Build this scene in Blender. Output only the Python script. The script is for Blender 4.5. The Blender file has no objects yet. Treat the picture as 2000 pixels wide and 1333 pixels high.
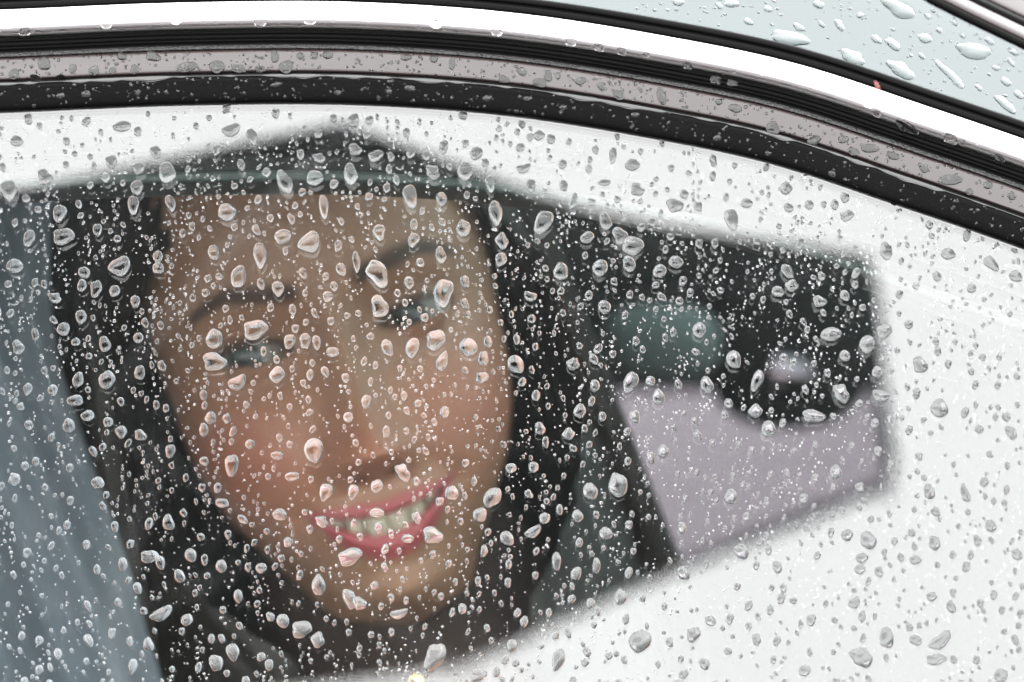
import bpy, math, random
import numpy as np
from mathutils import Vector, Matrix

rad = math.radians
scene = bpy.context.scene
COL = scene.collection

# ------------------------------------------------------------------ camera
DIST, FIELD = 1.5, 0.34              # metres to the window, metres across the frame at the window
PITCH, TILT = rad(12), rad(25)       # camera looks down, window leans back
GC = np.array([0.0, 0.0, 1.15])      # window centre
CAM = GC + DIST * np.array([0, -math.cos(PITCH), math.sin(PITCH)])
FWD = np.array([0, math.cos(PITCH), -math.sin(PITCH)])
RGT = np.array([1.0, 0, 0])
UPV = np.cross(RGT, FWD)
NRM = np.array([0, -math.cos(TILT), math.sin(TILT)])   # outward normal of the window
EVV = np.array([0, math.sin(TILT), math.cos(TILT)])    # up along the window
MM = 0.001
PX = FIELD / 2000.0

cd = bpy.data.cameras.new('camera')
co = bpy.data.objects.new('camera', cd); COL.objects.link(co)
co.location = CAM; co.rotation_euler = (math.pi / 2 - PITCH, 0, 0)
cd.sensor_width = 36; cd.lens = 36 * DIST / FIELD
cd.clip_start = 0.05; cd.clip_end = 2000
cd.dof.use_dof = True; cd.dof.focus_distance = DIST; cd.dof.aperture_fstop = 8.0
scene.camera = co

# ------------------------------------------------------------------ sky, sun, exposure
SUN_EL, SUN_ROT = rad(58), rad(200)
world = bpy.data.worlds.new('World'); scene.world = world; world.use_nodes = True
wn = world.node_tree; wn.nodes.clear()
sky = wn.nodes.new('ShaderNodeTexSky'); sky.sky_type = 'NISHITA'; sky.sun_disc = False
sky.sun_elevation = SUN_EL; sky.sun_rotation = SUN_ROT; sky.dust_density = 1.0; sky.air_density = 1.0
hsv = wn.nodes.new('ShaderNodeHueSaturation'); hsv.inputs['Saturation'].default_value = 0.10
bg = wn.nodes.new('ShaderNodeBackground'); bg.inputs['Strength'].default_value = 0.12
wo = wn.nodes.new('ShaderNodeOutputWorld')
ovc = wn.nodes.new('ShaderNodeMix'); ovc.data_type = 'RGBA'; ovc.inputs['Factor'].default_value = 0.82     # even cloud cover
ovc.inputs['B'].default_value = (8.9, 9.0, 9.05, 1)
wn.links.new(sky.outputs[0], hsv.inputs['Color']); wn.links.new(hsv.outputs[0], ovc.inputs['A']); wn.links.new(ovc.outputs['Result'], bg.inputs['Color'])
wn.links.new(bg.outputs[0], wo.inputs['Surface'])
sl = bpy.data.lights.new('sun', 'SUN'); sl.energy = 0.5; sl.angle = rad(130); sl.color = (1, 0.97, 0.94)
so = bpy.data.objects.new('sun', sl); COL.objects.link(so)
sdir = Vector((math.sin(SUN_ROT) * math.cos(SUN_EL), math.cos(SUN_ROT) * math.cos(SUN_EL), math.sin(SUN_EL)))
so.rotation_euler = sdir.to_track_quat('Z', 'Y').to_euler(); so.location = (0, -3, 6)
scene.view_settings.view_transform = 'Standard'; scene.view_settings.look = 'None'
scene.view_settings.gamma = 1.0; scene.view_settings.exposure = 3.06
try: scene.view_settings.use_curve_mapping = False
except Exception: pass
scene.render.engine = 'CYCLES'
cy = scene.cycles
cy.use_denoising = True; cy.max_bounces = 10; cy.transmission_bounces = 8; cy.glossy_bounces = 4
cy.transparent_max_bounces = 24; cy.diffuse_bounces = 3; cy.blur_glossy = 0.3
cy.sample_clamp_indirect = 12.0

# ------------------------------------------------------------------ mapping helpers
def ray(px, py):
    d = FWD + RGT * ((px - 1000) * PX / DIST) - UPV * ((py - 666.5) * PX / DIST)
    return d
def at(px, py, depth):                       # point at a depth along the view axis
    return CAM + ray(px, py) * depth
def on_glass(px, py, h=0.0):                 # point on the window plane lifted by h
    d = ray(px, py); o = GC + NRM * h
    return CAM + d * (((o - CAM) @ NRM) / (d @ NRM))
def uv_of(P):
    return np.array([(P - GC) @ RGT, (P - GC) @ EVV])
def from_uv(u, v, h):
    return GC + RGT * u + EVV * v + NRM * h

# ------------------------------------------------------------------ object helpers
def link(name, me, mat=None, parent=None, smooth=True):
    ob = bpy.data.objects.new(name, me); COL.objects.link(ob)
    if mat is not None and not me.materials: me.materials.append(mat)
    if smooth:
        me.polygons.foreach_set('use_smooth', [True] * len(me.polygons))
    if parent is not None: ob.parent = parent
    return ob
def mesh(name, verts, faces, smooth=True):
    me = bpy.data.meshes.new(name)
    me.from_pydata([tuple(map(float, v)) for v in verts], [], faces); me.update()
    return me
def tag(o, label=None, cat=None, group=None, kind=None):
    if label: o['label'] = label
    if cat: o['category'] = cat
    if group: o['group'] = group
    if kind: o['kind'] = kind
    return o
def empty(name, loc=(0, 0, 0)):
    o = bpy.data.objects.new(name, None); COL.objects.link(o); o.location = loc; o.empty_display_size = 0.1
    return o
def keep(o, parent):                          # parent without moving
    o.parent = parent; o.matrix_parent_inverse = Matrix.Translation(parent.location).inverted()
    return o
def grid(rows, closed=False):
    """rows: array [r][c] of points -> verts, faces"""
    R, C = len(rows), len(rows[0]); v = [p for r in rows for p in r]; f = []
    for i in range(R - 1):
        for j in range(C if closed else C - 1):
            k = (j + 1) % C
            f.append((i * C + j, i * C + k, (i + 1) * C + k, (i + 1) * C + j))
    return v, f
def tube(path, radius, seg=10, cap=True):
    path = [np.array(p, float) for p in path]; rows = []
    rr = radius if hasattr(radius, '__len__') else [radius] * len(path)
    for i, p in enumerate(path):
        t = path[min(i + 1, len(path) - 1)] - path[max(i - 1, 0)]; t /= np.linalg.norm(t)
        a = np.cross(t, [0, 0, 1.0]); 
        if np.linalg.norm(a) < 0.05: a = np.cross(t, [1.0, 0, 0])
        a /= np.linalg.norm(a); b = np.cross(t, a)
        rows.append([p + rr[i] * (math.cos(q) * a + math.sin(q) * b) for q in np.linspace(0, 2 * math.pi, seg, endpoint=False)])
    v, f = grid(rows, True)
    if cap:
        f.append(tuple(range(seg - 1, -1, -1))); f.append(tuple(range(len(v) - seg, len(v))))
    return v, f
def box_pts(c, s):
    c = np.array(c, float); v = []
    for z in (-1, 1):
        for x, y in ((-1, -1), (1, -1), (1, 1), (-1, 1)): v.append(c + np.array([x * s[0], y * s[1], z * s[2]]) / 2)
    return v, [(3, 2, 1, 0), (4, 5, 6, 7), (0, 1, 5, 4), (1, 2, 6, 5), (2, 3, 7, 6), (3, 0, 4, 7)]
def bevel(ob, w, seg=3):
    m = ob.modifiers.new('bevel', 'BEVEL'); m.width = w; m.segments = seg; m.limit_method = 'ANGLE'
    return ob

# ------------------------------------------------------------------ materials
def newmat(name):
    m = bpy.data.materials.new(name); m.use_nodes = True; nt = m.node_tree; nt.nodes.clear()
    out = nt.nodes.new('ShaderNodeOutputMaterial'); return m, nt, out
def principled(name, col, rough=0.5, metal=0.0, spec=0.5, ior=1.5, coat=0.0, noise=None, bump=None, vcol=None, sss=0.0, roughvar=None):
    m, nt, out = newmat(name); p = nt.nodes.new('ShaderNodeBsdfPrincipled')
    p.inputs['Base Color'].default_value = (*col, 1); p.inputs['Roughness'].default_value = rough
    p.inputs['Metallic'].default_value = metal; p.inputs['IOR'].default_value = ior
    p.inputs['Specular IOR Level'].default_value = spec; p.inputs['Coat Weight'].default_value = coat
    p.inputs['Coat Roughness'].default_value = 0.02
    L = nt.links.new; tc = nt.nodes.new('ShaderNodeTexCoord')
    if noise:
        n = nt.nodes.new('ShaderNodeTexNoise'); n.inputs['Scale'].default_value = noise[0]; n.inputs['Detail'].default_value = 6
        L(tc.outputs['Object'], n.inputs['Vector'])
        mx = nt.nodes.new('ShaderNodeMix'); mx.data_type = 'RGBA'
        mx.inputs['A'].default_value = (*[c * (1 - noise[1]) for c in col], 1); mx.inputs['B'].default_value = (*[min(1, c * (1 + noise[1])) for c in col], 1)
        L(n.outputs['Fac'], mx.inputs['Factor']); L(mx.outputs['Result'], p.inputs['Base Color'])
    if vcol:
        a = nt.nodes.new('ShaderNodeAttribute'); a.attribute_name = vcol
        n = nt.nodes.new('ShaderNodeTexNoise'); n.inputs['Scale'].default_value = 160; n.inputs['Detail'].default_value = 5
        L(tc.outputs['Object'], n.inputs['Vector'])
        mx = nt.nodes.new('ShaderNodeMix'); mx.data_type = 'RGBA'; mx.blend_type = 'MULTIPLY'; mx.inputs['Factor'].default_value = 0.25
        L(a.outputs['Color'], mx.inputs['A']); L(n.outputs['Color'], mx.inputs['B']); L(a.outputs['Color'], p.inputs['Base Color'])
    if roughvar:
        n = nt.nodes.new('ShaderNodeTexNoise'); n.inputs['Scale'].default_value = roughvar[0]; n.inputs['Detail'].default_value = 4
        L(tc.outputs['Object'], n.inputs['Vector'])
        mr = nt.nodes.new('ShaderNodeMapRange'); mr.inputs['To Min'].default_value = rough; mr.inputs['To Max'].default_value = roughvar[1]
        L(n.outputs['Fac'], mr.inputs['Value']); L(mr.outputs['Result'], p.inputs['Roughness'])
    if bump:
        n = nt.nodes.new('ShaderNodeTexNoise'); n.inputs['Scale'].default_value = bump[0]; n.inputs['Detail'].default_value = 4
        L(tc.outputs['Object'], n.inputs['Vector'])
        b = nt.nodes.new('ShaderNodeBump'); b.inputs['Strength'].default_value = bump[1]; b.inputs['Distance'].default_value = bump[2]
        L(n.outputs['Fac'], b.inputs['Height']); L(b.outputs['Normal'], p.inputs['Normal'])
    if sss:
        p.inputs['Subsurface Weight'].default_value = sss; p.inputs['Subsurface Radius'].default_value = (0.008, 0.003, 0.0015)
        p.inputs['Subsurface Scale'].default_value = 1.0
    L(p.outputs[0], out.inputs[0]); return m
def pane(name, tint, ior, refl=(1, 1, 1), mist=0.0):
    """sheet glass: clear transmission plus a mirror reflection that follows Fresnel on either side"""
    m, nt, out = newmat(name); L = nt.links.new
    tr = nt.nodes.new('ShaderNodeBsdfTransparent'); tr.inputs[0].default_value = (*tint, 1)
    gl = nt.nodes.new('ShaderNodeBsdfGlossy'); gl.inputs['Roughness'].default_value = 0.0; gl.inputs[0].default_value = (*refl, 1)
    fr = nt.nodes.new('ShaderNodeFresnel'); ge = nt.nodes.new('ShaderNodeNewGeometry')
    mr = nt.nodes.new('ShaderNodeMapRange'); mr.inputs['To Min'].default_value = ior; mr.inputs['To Max'].default_value = 1 / ior
    L(ge.outputs['Backfacing'], mr.inputs['Value']); L(mr.outputs['Result'], fr.inputs['IOR'])
    mx = nt.nodes.new('ShaderNodeMixShader'); L(fr.outputs[0], mx.inputs[0]); L(tr.outputs[0], mx.inputs[1]); L(gl.outputs[0], mx.inputs[2])
    last = mx
    if mist:                                  # patchy film of breath and fine damp on the sheet
        tc = nt.nodes.new('ShaderNodeTexCoord'); nz = nt.nodes.new('ShaderNodeTexNoise'); nz.inputs['Scale'].default_value = 9; nz.inputs['Detail'].default_value = 5
        L(tc.outputs['Object'], nz.inputs['Vector']); m2 = nt.nodes.new('ShaderNodeMapRange'); m2.inputs['To Min'].default_value = mist * .4; m2.inputs['To Max'].default_value = mist * 1.6
        L(nz.outputs['Fac'], m2.inputs['Value']); df = nt.nodes.new('ShaderNodeBsdfDiffuse'); df.inputs[0].default_value = (0.72, 0.80, 0.76, 1)
        last = nt.nodes.new('ShaderNodeMixShader'); L(m2.outputs['Result'], last.inputs[0]); L(mx.outputs[0], last.inputs[1]); L(df.outputs[0], last.inputs[2])
    L(last.outputs[0], out.inputs[0]); return m
def water(name):
    m, nt, out = newmat(name)
    g = nt.nodes.new('ShaderNodeBsdfGlass'); g.inputs['IOR'].default_value = 1.333; g.inputs['Roughness'].default_value = 0.0
    nt.links.new(g.outputs[0], out.inputs[0]); return m

M_GLASS = pane('window_glass', (0.772, 0.786, 0.778), 1.75)
M_GLASS_IN = pane('window_glass_inside', (0.772, 0.786, 0.778), 1.36, mist=0.0035)
M_WIND = pane('windscreen_glass', (0.26, 0.34, 0.34), 1.47, (0.92, 1.0, 1.0))
M_WATER = water('rain_water')
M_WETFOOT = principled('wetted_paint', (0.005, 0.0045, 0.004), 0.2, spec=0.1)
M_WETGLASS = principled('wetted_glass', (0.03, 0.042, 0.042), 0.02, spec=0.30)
M_RUBBER = principled('wet_rubber', (0.0016, 0.0016, 0.0016), 0.3, spec=0.035, bump=(900, 0.15, 0.0004))
M_RUBBER2 = principled('pitted_rubber', (0.004, 0.004, 0.004), 0.30, spec=0.5, bump=(1500, 0.9, 0.0012))
M_PAINT = principled('dark_paint', (0.013, 0.008, 0.008), 0.06, spec=0.46, coat=0.0, bump=(300, 0.03, 0.0003))
M_CHROME = principled('chrome', (0.80, 0.79, 0.78), 0.04, metal=1.0, bump=(200, 0.02, 0.0003))
M_INNER = principled('cabin_trim', (0.006, 0.008, 0.0075), 0.6, spec=0.2, noise=(60, 0.2))
M_INNER2 = principled('cabin_trim_edge', (0.030, 0.042, 0.039), 0.5, spec=0.3, noise=(60, 0.2))
M_CABIN = principled('cabin_lining', (0.011, 0.012, 0.0112), 0.8, spec=0.15, noise=(12, 0.3))
M_BODY = principled('body_paint', (0.05, 0.06, 0.062), 0.08)
M_SEAT = principled('seat_cloth', (0.006, 0.006, 0.0058), 0.85, spec=0.15, noise=(40, 0.3))
M_PAD = principled('pale_green_cloth', (0.088, 0.105, 0.099), 0.9, noise=(40, 0.15))
M_MIRROR = principled('mirror', (0.30, 0.25, 0.28), 0.1, metal=1.0)
M_HAIR = principled('dark_hair', (0.014, 0.010, 0.008), 0.42, spec=0.35, noise=(50, 0.4))
M_SKIN = principled('skin', (0.5, 0.33, 0.24), 0.42, spec=0.35, vcol='tone', sss=0.15)
M_EYE = principled('eye', (0.8, 0.8, 0.78), 0.12, vcol='tone')
M_TEETH = principled('teeth', (0.37, 0.31, 0.225), 0.3)
M_UMB = principled('umbrella_cloth', (0.02, 0.02, 0.022), 0.8, noise=(30, 0.2))
M_STEEL = principled('umbrella_steel', (0.35, 0.35, 0.36), 0.3, metal=1.0)
M_GROUND = principled('wet_asphalt', (0.030, 0.0235, 0.028), 0.5, noise=(3, 0.25), bump=(90, 0.3, 0.004), roughvar=(0.8, 0.25))
M_RED = principled('red_scrap', (0.07, 0.010, 0.007), 0.5, noise=(400, 0.4))
M_GOLD = principled('gold', (0.85, 0.62, 0.20), 0.2, metal=1.0)
M_FAR = pane('far_glass', (0.64, 0.61, 0.64), 1.3)
M_NECK_SHADE = principled('neck_shade_brown', (0.030, 0.017, 0.013), 0.9, noise=(90, 0.4))
M_DRESS = principled('white_dress', (0.72, 0.75, 0.77), 0.7)

def veil_mat():
    m, nt, out = newmat('veil_tulle'); L = nt.links.new
    d = nt.nodes.new('ShaderNodeBsdfDiffuse'); d.inputs[0].default_value = (0.56, 0.65, 0.74, 1)
    t = nt.nodes.new('ShaderNodeBsdfTranslucent'); t.inputs[0].default_value = (0.56, 0.65, 0.74, 1)
    a = nt.nodes.new('ShaderNodeMixShader'); a.inputs[0].default_value = 0.35; L(d.outputs[0], a.inputs[1]); L(t.outputs[0], a.inputs[2])
    tr = nt.nodes.new('ShaderNodeBsdfTransparent'); tr.inputs[0].default_value = (1, 1, 1, 1)
    mx = nt.nodes.new('ShaderNodeMixShader'); mx.inputs[0].default_value = 0.40
    L(tr.outputs[0], mx.inputs[1]); L(a.outputs[0], mx.inputs[2]); L(mx.outputs[0], out.inputs[0]); return m
M_VEIL = veil_mat()

# ------------------------------------------------------------------ ground
g = mesh('ground', [(-600, -600, 0), (600, -600, 0), (600, 600, 0), (-600, 600, 0)], [(0, 1, 2, 3)])
tag(link('ground', g, M_GROUND, smooth=False), kind='structure')

# ------------------------------------------------------------------ car: door frame swept along the window's top edge
EDGE = [(-3400, 640), (-2600, 420), (-1800, 300), (-1100, 250), (-500, 232), (0, 220), (350, 206), (700, 205), (1000, 227), (1250, 266),
        (1500, 318), (1750, 400), (2000, 487), (2300, 610), (2700, 810), (3200, 1120), (3800, 1540), (4500, 2080)]
ex = np.array([e[0] for e in EDGE], float); ey = np.array([e[1] for e in EDGE], float)
def edge_y(x):                               # smooth (monotone-ish cubic) interpolation
    x = np.asarray(x, float); m = np.gradient(ey, ex)
    i = np.clip(np.searchsorted(ex, x) - 1, 0, len(ex) - 2); h = ex[i + 1] - ex[i]; t = (x - ex[i]) / h
    return ((2*t**3-3*t**2+1)*ey[i] + (t**3-2*t**2+t)*h*m[i] + (-2*t**3+3*t**2)*ey[i+1] + (t**3-t**2)*h*m[i+1])
def curve_at(x, h0=0.0):
    """uv point, up-side perpendicular and tangent of the window edge at photo column x"""
    P = uv_of(on_glass(x, float(edge_y(x)), h0)); A = uv_of(on_glass(x - 8, float(edge_y(x - 8)), h0)); B = uv_of(on_glass(x + 8, float(edge_y(x + 8)), h0))
    t = (B - A) / np.linalg.norm(B - A); return P, np.array([-t[1], t[0]]), t
def sweep(profile, x0, x1, step=35, h0=0.0):
    """profile: (offset in photo px, height in mm) pairs"""
    xs = np.arange(x0, x1 + 1, step); rows = []
    for x in xs:
        P, N, T = curve_at(x, h0)
        rows.append([from_uv(*(P + N * o * PX), h0 + h * MM) for o, h in profile])
    v, f = grid(rows); return mesh('sweep', v, f)

XL, XR = -3300, 4400
car = empty('car', (0, 0.6, 0)); tag(car, 'dark car with chrome window trim, wet with rain', 'car')
def carpart(name, me, mat, smooth=True, parent=None):
    ob = link(name, me, mat, None, smooth)
    if parent is None: keep(ob, car)
    else:
        ob.parent = parent; ob.matrix_parent_inverse = parent.matrix_world.inverted() if False else Matrix.Identity(4)
        ob.matrix_parent_inverse = Matrix.Identity(4)
    return ob
def rnd(pts, n=3):                            # round a profile polyline
    for _ in range(n):
        q = [pts[0]]
        for a, b in zip(pts[:-1], pts[1:]):
            q += [(a[0]*.75+b[0]*.25, a[1]*.75+b[1]*.25), (a[0]*.25+b[0]*.75, a[1]*.25+b[1]*.75)]
        pts = q + [pts[-1]]
    return pts
PROFILES = {
    'rubber': rnd([(0, -2.5), (0, 1.2), (3, 2.4), (16, 3.4), (34, 4.6), (46, 5.4), (52, 5.0), (54, 3.2), (54, -1)], 2),
    'paint': rnd([(57, -1), (57, 4.2), (59, 5.3), (64, 5.35), (85, 4.9), (105, 3.7), (107, 2.6), (107, -1)], 2),
    'pitted': rnd([(107.5, -1), (107.5, 3.0), (109, 3.6), (117, 3.0), (119, 2.0), (119, -1)], 2),
    'groove': [(119.5, 0.2), (126, 0.0), (128, 1.0), (131, 1.2), (134, 0.3), (143, 0.0), (146, 1.5)],
    'chrome': rnd([(143, -1), (144, 4.6), (148, 7.0), (155, 8.7), (162, 9.2), (176, 8.9), (192, 7.6), (203, 5.8), (207, 3.6), (207, -1)], 3),
    'gasket': rnd([(207.5, -1), (208, 3.2), (213, 3.9), (221, 3.6), (223, 2.3), (226, 2.3), (228, 3.6), (236, 3.6), (243, 2.2), (246, -0.5)], 2),
}
carpart('window_seal', sweep(PROFILES['rubber'], XL, XR), M_RUBBER)
carpart('door_frame', sweep(PROFILES['paint'], XL, XR), M_PAINT)
carpart('frame_gasket', sweep(PROFILES['pitted'], XL, XR), M_RUBBER2)
carpart('drip_channel', sweep(PROFILES['groove'], XL, XR), M_RUBBER)
carpart('chrome_strip', sweep(PROFILES['chrome'], XL, XR), M_CHROME)
carpart('windscreen_seal', sweep(PROFILES['gasket'], XL, XR), M_RUBBER)
carpart('frame_backing', sweep([(-4, -9), (0, -4.6), (0, -4.4), (54, -0.6), (250, -0.6), (250, -9), (-4, -9)], XL, XR), M_RUBBER)

# windscreen / roof sheet rising behind the gasket
SHEET = [(241, 1.9), (260, -1.4), (300, -8.4), (400, -25.5), (560, -53), (760, -90), (1000, -140), (1400, -240), (2200, -450), (3400, -800), (4200, -1130)]
xs_ws = 960
ws = carpart('windscreen', sweep(SHEET, xs_ws, XR), M_WIND)
carpart('roof', sweep(SHEET, XL, xs_ws), M_BODY)
# cowl trim beyond the windscreen, upper right corner
def sheet_h(o):
    return float(np.interp(o, [s[0] for s in SHEET], [s[1] for s in SHEET]))
def frame_point(px, py, prof):
    """surface point and normal of a swept profile under a photo pixel"""
    h = 3.0
    for _ in range(6):
        q = uv_of(on_glass(px, py, h * MM)); x = px
        for _ in range(8):
            P, N, T = curve_at(x); x += float((q - P) @ T) / PX * 0.9
        P, N, T = curve_at(x); o = float((q - P) @ N) / PX
        O = [a[0] for a in prof]; H = [a[1] for a in prof]
        h = float(np.interp(o, O, H))
    d = 1.5; sl = (np.interp(o + d, O, H) - np.interp(o - d, O, H)) * MM / (2 * d * PX)
    tan = (RGT * N[0] + EVV * N[1]) + NRM * sl; tan /= np.linalg.norm(tan)
    T3 = RGT * T[0] + EVV * T[1]; nn = np.cross(T3, tan); nn /= np.linalg.norm(nn)
    if nn @ (CAM - GC) < 0: nn = -nn
    return from_uv(*q, h * MM), nn, T3
line = [(1560, -190), (1690, -75), (1760, -32), (1818, 3), (1900, 44), (2000, 92), (2120, 150), (2300, 250)]
def trim(offs, name, mat):
    rows = []
    for (lx, ly) in line:
        P, nn, _ = frame_point(lx, ly, SHEET)
        up = frame_point(lx + 4, ly - 8, SHEET)[0] - P; up /= np.linalg.norm(up)
        rows.append([P + up * a * PX * 1.9 + nn * (b * MM) for a, b in offs])
    v, f = grid(rows); return carpart(name, mesh(name, v, f), mat)
trim(rnd([(0, -1), (0, 1.0), (3, 1.6), (7, 1.2), (8, -.5)], 2), 'cowl_seal', M_RUBBER)
trim(rnd([(8.5, -.5), (9, 2.0), (12, 2.4), (34, 1.9), (36, 1.0), (36, -1)], 2), 'cowl_trim', M_PAINT)
trim(rnd([(36.5, -1), (37, 2.4), (42, 2.7), (50, 2.2), (50.5, 0)], 2), 'cowl_seal', M_RUBBER)
trim(rnd([(51, -1), (51, 2.6), (53, 3.0), (120, 4), (220, -10)], 2), 'cowl_panel', M_PAINT)

# side window: outer and inner face, 4 mm apart
def pane_mesh(h):
    xs = np.arange(XL, XR - 60, 60); top = [from_uv(*(curve_at(x)[0] + curve_at(x)[1] * 6 * PX), h * MM) for x in xs]
    bot = [on_glass(x, 2300, h * MM) for x in xs]; 
    k = [i for i in range(len(xs)) if edge_y(xs[i]) < 2200]
    return [top[i] for i in k], [bot[i] for i in k]
# inner door frame behind the glass
IN0 = -0.022
carpart('inner_frame', sweep(rnd([(30, 3), (-60, 4), (-100, 5), (-104, 6.5), (-108, 6.5), (-112, 4), (-145, 3.2)], 1), XL, XR - 400, h0=IN0), M_INNER)
carpart('inner_frame_edge', sweep(rnd([(-144, 2.5), (-146, 4.6), (-156, 5.2), (-166, 4.8), (-169, 3.0), (-170, -14), (-150, -20)], 2), XL, XR - 400, h0=IN0), M_INNER2)

# door skin below the window, rear pillar, cabin lining
def quad(name, pts, mat, smooth=False):
    return carpart(name, mesh(name, pts, [tuple(range(len(pts)))]), mat, smooth)
zb = on_glass(0, 2290, 0.004)
v, f = grid([[np.array([x, zb[1] - 0.004, zb[2] + 0.004]), np.array([x, zb[1] - 0.03, zb[2] - 0.03]), np.array([x, zb[1] - 0.10, 0.62]), np.array([x, zb[1] - 0.08, 0.40]), np.array([x, zb[1] + 0.02, 0.26])] for x in np.linspace(-1.1, 1.4, 12)])
carpart('door', mesh('door', v, f), M_BODY)
v, f = box_pts((0.1, 0.62, 0.30), (2.6, 1.5, 0.06)); carpart('floor_pan', mesh('floor_pan', v, f), M_CABIN, False)
v, f = box_pts((-1.15, 0.62, 0.80), (0.05, 1.5, 1.1)); carpart('rear_bulkhead', mesh('rear_bulkhead', v, f), M_CABIN, False)
v, f = box_pts((0.95, 0.66, 0.62), (0.35, 1.3, 0.60)); bevel(carpart('dashboard', mesh('dashboard', v, f), M_CABIN, False), 0.06, 4)
v, f = box_pts((1.55, 0.66, 0.55), (0.9, 1.3, 0.55)); bevel(carpart('bonnet', mesh('bonnet', v, f), M_BODY, False), 0.08, 4)
v, f = box_pts((-0.56, 0.50, 1.245), (1.1, 0.86, 0.015)); carpart('headliner_shade', mesh('headliner_shade', v, f), M_CABIN, False)  # unseen roof lining added to keep overhead windscreen light off the forehead
# far side wall with its window opening
YF = 1.28
def far(px, py):
    d = ray(px, py); return CAM + d * ((YF - CAM[1]) / d[1])
a, b, c = far(1200, 765), far(1738, 962), far(1240, 1165)
def slab(nm, pts, mat=None, t=.04):
    n_ = len(pts); v = [np.array([p[0], YF, p[1]]) for p in pts] + [np.array([p[0], YF + t, p[1]]) for p in pts]
    f = [tuple(range(n_)), tuple(range(2 * n_ - 1, n_ - 1, -1))] + [(j, n_ + j, n_ + (j + 1) % n_, (j + 1) % n_) for j in range(n_)]
    return carpart(nm, mesh(nm, v, f), mat or M_CABIN, False)
slab('far_roof_rail', [(-1.2, a[2]), (1.3, a[2]), (1.3, 1.40), (-1.2, 1.40)])
slab('far_pillar', [(-1.2, c[2]), (c[0], c[2]), (a[0], a[2]), (-1.2, a[2])])
slab('far_front_pillar', [(b[0], b[2]), (1.3, b[2]), (1.3, a[2]), (b[0] - .01, a[2])])
slab('far_door', [(-1.2, .25), (1.3, .25), (1.3, b[2]), (b[0], b[2]), (c[0], c[2]), (-1.2, c[2])])
v, f = box_pts(((a[0] + b[0]) / 2, YF + 0.05, (a[2] + c[2]) / 2), (b[0] - a[0] + .08, 0.004, a[2] - c[2] + .08)); carpart('far_window', mesh('far_window', v, f), M_FAR, False)

# things inside the cabin seen right of the face
def blob(center, size, rot=None, power=2.6, n=28):
    v = []; R = rot if rot is not None else np.eye(3); e = 2 / power
    sp = lambda c: np.sign(c) * abs(c) ** e
    rows = [[R @ np.array([size[0] * sp(math.cos(p)) * sp(math.cos(t)), size[1] * sp(math.cos(p)) * sp(math.sin(t)), size[2] * sp(math.sin(p))]) / 2 + center
             for t in np.linspace(0, 2 * math.pi, n, endpoint=False)] for p in np.linspace(-math.pi / 2, math.pi / 2, n // 2)]
    return grid(rows, True)
D1 = 2.3
v, f = blob(at(1540, 660, D1), (0.088, 0.05, 0.094)); mir = carpart('rear_view_mirror', mesh('rear_view_mirror', v, f), M_CABIN)
v, f = blob(at(1530, 738, D1 - 0.022), (0.030, 0.008, 0.022), power=2.0); o = link('mirror_glass', mesh('mirror_glass', v, f), M_MIRROR); o.parent = mir
v, f = tube([at(1540, 640, D1 + .01), at(1560, 520, D1 + .03), at(1600, 360, D1 + .05)], 0.012); o = link('mirror_stem', mesh('mirror_stem', v, f), M_CABIN); o.parent = mir
v, f = blob(at(1290, 670, 2.15), (0.058, 0.05, 0.036)); carpart('headrest', mesh('headrest', v, f), M_PAD)
v, f = blob(at(1130, 1120, 2.0) + np.array([0, .05, -.22]), (0.055, 0.12, 0.62), power=3.5); carpart('seat_back', mesh('seat_back', v, f), M_SEAT)
v, f = blob(np.array([-0.25, 0.55, 0.72]), (0.52, 0.16, 0.72), power=4); carpart('seat_back', mesh('seat_back', v, f), M_SEAT)
v, f = blob(np.array([-0.1, 0.45, 0.48]), (0.62, 0.62, 0.18), power=4); carpart('seat', mesh('seat', v, f), M_SEAT)

# ------------------------------------------------------------------ woman
def gs(x, s): return np.exp(-0.5 * (x / s) ** 2)
def sst(a, b, x):
    t = np.clip((x - a) / (b - a), 0, 1); return t * t * (3 - 2 * t)
ZK = np.array([-.62, -.50, -.40, -.33, -.285, -.25, -.225, -.200, -.170, -.136, -.124, -.116, -.1105, -.105, -.096, -.084, -.065, -.04, -.01, .02, .045, .07, .088, .100, .106, .108])
WK = np.array([.155, .150, .165, .185, .190, .165, .110, .066, .052, .044, .041, .038, .036, .036, .0400, .0470, .0590, .0675, .0705, .0725, .0720, .066, .053, .035, .017, .0005])
FK = np.array([.095, .100, .110, .095, .075, .055, .044, .038, .037, .039, .044, .058, .072, .0865, .0895, .0865, .0900, .0885, .0865, .0905, .0925, .0865, .0715, .049, .025, .0005])
BK = np.array([.095, .090, .090, .090, .088, .083, .078, .072, .066, .064, .064, .065, .066, .068, .071, .075, .083, .092, .100, .104, .102, .092, .073, .049, .025, .0005])
zs = np.concatenate([np.linspace(-.62, -.24, 26), np.linspace(-.235, -.135, 24), np.linspace(-.132, .062, 190), np.linspace(.064, .108, 34)])
ths = np.linspace(-1, 1, 300, endpoint=False); ths = math.pi * (0.5 * ths + 0.5 * ths ** 3)
def kint(z, K):                              # smooth interpolation over the key rings
    m = np.gradient(K, ZK); i = np.clip(np.searchsorted(ZK, z) - 1, 0, len(ZK) - 2); h = ZK[i+1] - ZK[i]; t = (z - ZK[i]) / h
    return (2*t**3-3*t**2+1)*K[i] + (t**3-2*t**2+t)*h*m[i]*.8 + (-2*t**3+3*t**2)*K[i+1] + (t**3-t**2)*h*m[i+1]*.8
Z, TH = np.meshgrid(zs, ths, indexing='ij')
_zf = np.linspace(-.66, .14, 1601); _k = np.exp(-.5 * (np.arange(-60, 61) * .0005 / .0045) ** 2); _k /= _k.sum()
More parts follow.
